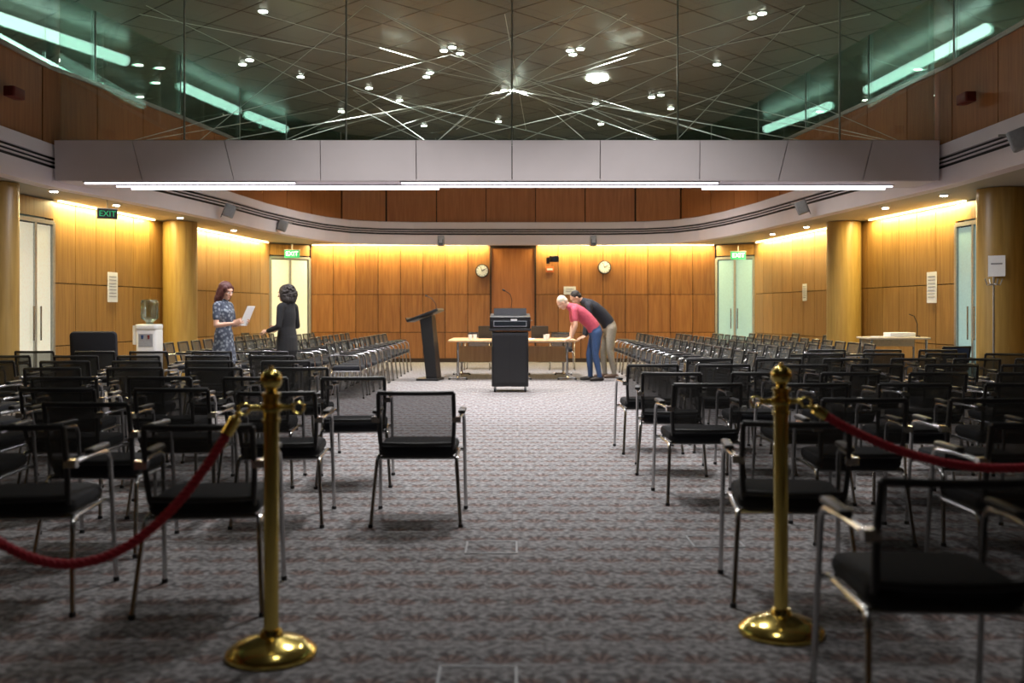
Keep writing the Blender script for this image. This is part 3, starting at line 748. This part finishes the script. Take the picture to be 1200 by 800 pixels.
M_dress=dress(); c_black=pm('cloth_black',(.008,.008,.009),.9); c_red=pm('polo_red',(.45,.065,.105),.85,noise=.1); c_jean=pm('denim_blue',(.03,.065,.16),.85,noise=.2,nscale=60)
c_khaki=pm('trousers_khaki',(.26,.23,.18),.85); c_navy=pm('shirt_dark_navy',(.010,.012,.020),.85); c_shoe=pm('shoe_dark',(.02,.015,.012),.5); c_shoeb=pm('shoe_brown',(.12,.07,.045),.6)

def leg(P,hip,knee,ank,yaw,mat,shoe,rt=.09,bare=None):
    hip,knee,ank=V(hip),V(knee),V(ank); mid=knee.lerp(ank,.35)
    P.T([(hip,rt),(hip.lerp(knee,.5),rt*.86),(knee,rt*.64)],mat); P.T([(knee,rt*.64),(mid,rt*.62),(ank,rt*.46)],bare or mat)
    a=math.radians(yaw); f=V((math.cos(a),math.sin(a),0))
    P.T([(V((ank.x,ank.y,.038))-f*.05,.036,.036),(V((ank.x,ank.y,.038))+f*.08,.046,.036),(V((ank.x,ank.y,.028))+f*.17,.042,.026)],shoe,(-f.y,f.x,0)); P.T([(ank,.038),(V((ank.x,ank.y,.05)),.04)],shoe)
def arm(P,sh,el,wr,sleeve,skin,full,r=.048):
    sh,el,wr=V(sh),V(el),V(wr)
    if full: P.T([(sh,r*1.15),(sh.lerp(el,.5),r),(el,r*.85)],sleeve); P.T([(el,r*.85),(el.lerp(wr,.9),r*.68)],sleeve); P.T([(el.lerp(wr,.9),.027),(wr,.025,.022)],skin)
    else:
        h=sh.lerp(el,.62); P.T([(sh,r*1.2),(h,r*1.1)],sleeve); P.T([(h,r*.88),(el,r*.78)],skin); P.T([(el,r*.78),(el.lerp(wr,.3),r*.78),(wr,.027,.023)],skin)

P=Person()
P.T([((0,0,.86),.170,.120),((0,0,.95),.165,.115),((0,0,1.05),.130,.095),((.01,0,1.18),.150,.115),((.01,0,1.27),.155,.12),((-.005,0,1.35),.135,.085)],M_dress)
P.T([((-.01,-.145,1.36),.052),((-.01,.145,1.36),.052)],M_dress,(0,0,1))
P.T([((0,0,.88),.165,.12),((0,0,.70),.19,.15),((0,0,.50),.21,.17)],M_dress)
P.T([((-.01,0,1.37),.058),((0,0,1.42),.048),((.01,0,1.48),.046)],skin1)
for s_,dx in((-1,-.03),(1,.05)): leg(P,(0,s_*.085,.85),(dx+.02,s_*.09,.47),(dx,s_*.09,.09),s_*8,M_dress,c_shoe,.085,skin1)
arm(P,(-.01,.17,1.35),(.03,.22,1.08),(.25,.13,1.13),M_dress,skin1,False,.044); arm(P,(-.01,-.17,1.35),(.02,-.23,1.08),(.24,-.14,1.11),M_dress,skin1,False,.044)
P.body(); P.hand((.25,.13,1.13),(.8,-.35,.3),(.1,-.9,.2),1,38,skin1); P.hand((.24,-.14,1.11),(.8,.3,.3),(.1,.9,.2),-1,38,skin1)
P.head((.03,0,1.55),-10,18,skin1,h_aub,'long')
P.out.box((.36,.0,1.21),(.004,.21,.297),M_paper,RY(25))
P.out.obj('standing_woman',(-3.98,13.75,0),math.radians(-15))

P=Person()
P.T([((0,0,.86),.175,.125),((0,0,.96),.17,.12),((0,0,1.05),.145,.105),((.01,0,1.18),.158,.122),((.01,0,1.27),.160,.12),((-.005,0,1.34),.14,.09)],c_black)
P.T([((-.01,-.15,1.345),.056),((-.01,.15,1.345),.056)],c_black,(0,0,1)); P.T([((0,0,.9),.175,.13),((0,0,.72),.19,.14)],c_black)
P.T([((-.01,0,1.36),.058),((0,0,1.40),.05),((.01,0,1.46),.047)],skin2)
for s_,dx in((-1,.04),(1,-.04)): leg(P,(0,s_*.09,.85),(dx+.02,s_*.1,.47),(dx,s_*.10,.09),s_*8,c_black,c_shoe,.095)
arm(P,(-.01,.18,1.33),(-.02,.24,1.06),(.20,.20,.99),c_black,skin2,True); arm(P,(-.01,-.18,1.33),(-.02,-.24,1.06),(.21,-.10,1.02),c_black,skin2,True)
P.body(); P.hand((.20,.20,.99),(.9,-.2,0),(.0,-.5,-.6),1,30,skin2); P.hand((.21,-.10,1.02),(.9,.3,.1),(0,.7,.2),-1,30,skin2)
P.head((.03,0,1.525),12,6,skin2,h_dark,'curly')
P.out.obj('standing_woman',(-3.22,14.25,0),math.radians(160))

def bent_man(name,loc,rot,shirt,pants,shoe,skin,hair,full,handz,sc=1.0):
    P=Person()
    P.T([((-.03,0,.92),.17,.125),((.02,0,1.02),.165,.125),((.13,0,1.14),.165,.13),((.26,0,1.25),.180,.13),((.36,0,1.32),.17,.11),((.41,0,1.35),.12,.085)],shirt)
    P.T([((-.04,0,.86),.168,.13),((-.03,0,.94),.168,.125)],pants)
    P.T([((.37,-.16,1.31),.062),((.37,.16,1.31),.062)],shirt,(0,0,1))
    P.T([((.41,0,1.35),.062),((.47,0,1.39),.056),((.52,0,1.41),.055)],skin)
    leg(P,(-.05,.095,.88),(-.02,.11,.49),(-.10,.11,.09),6,pants,shoe,.098); leg(P,(-.05,-.095,.88),(.06,-.11,.49),(.04,-.11,.09),-6,pants,shoe,.098)
    wz=handz+.055
    arm(P,(.37,.195,1.29),(.36,.27,1.02),(.43,.22,wz),shirt,skin,full,.052); arm(P,(.37,-.195,1.29),(.35,-.27,1.02),(.40,-.20,wz),shirt,skin,full,.052)
    P.body(); P.hand((.43,.22,wz),(.85,-.1,-.42),(0,0,-1),1,8,skin); P.hand((.40,-.20,wz),(.85,.15,-.42),(0,0,-1),-1,8,skin)
    P.head((.575,0,1.43),0,48,skin,hair,'short')
    o=P.out.obj(name,loc,rot); o.scale=(sc,sc,sc); return o
bent_man('bending_man',(1.50,18.35,0),math.radians(183),c_red,c_jean,c_shoe,skin1,h_white,False,.745)
bent_man('bending_man',(1.84,19.15,0),math.radians(184),c_navy,c_khaki,c_shoeb,skin2,h_dark,True,.745/1.07,1.07)

# ------------------------------------------------------------------ camera
cam=bpy.data.cameras.new('camera'); co=bpy.data.objects.new('camera',cam); COL.objects.link(co)
co.location=(0,0,1.27); co.rotation_euler=(math.pi/2,0,0); cam.lens=35; cam.sensor_width=36; cam.shift_y=-35/1200
cam.dof.use_dof=True; cam.dof.focus_distance=11; cam.dof.aperture_fstop=1.8; cam.clip_end=200
scene.camera=co
scene.view_settings.view_transform='Standard'; scene.view_settings.look='None'; scene.view_settings.exposure=0
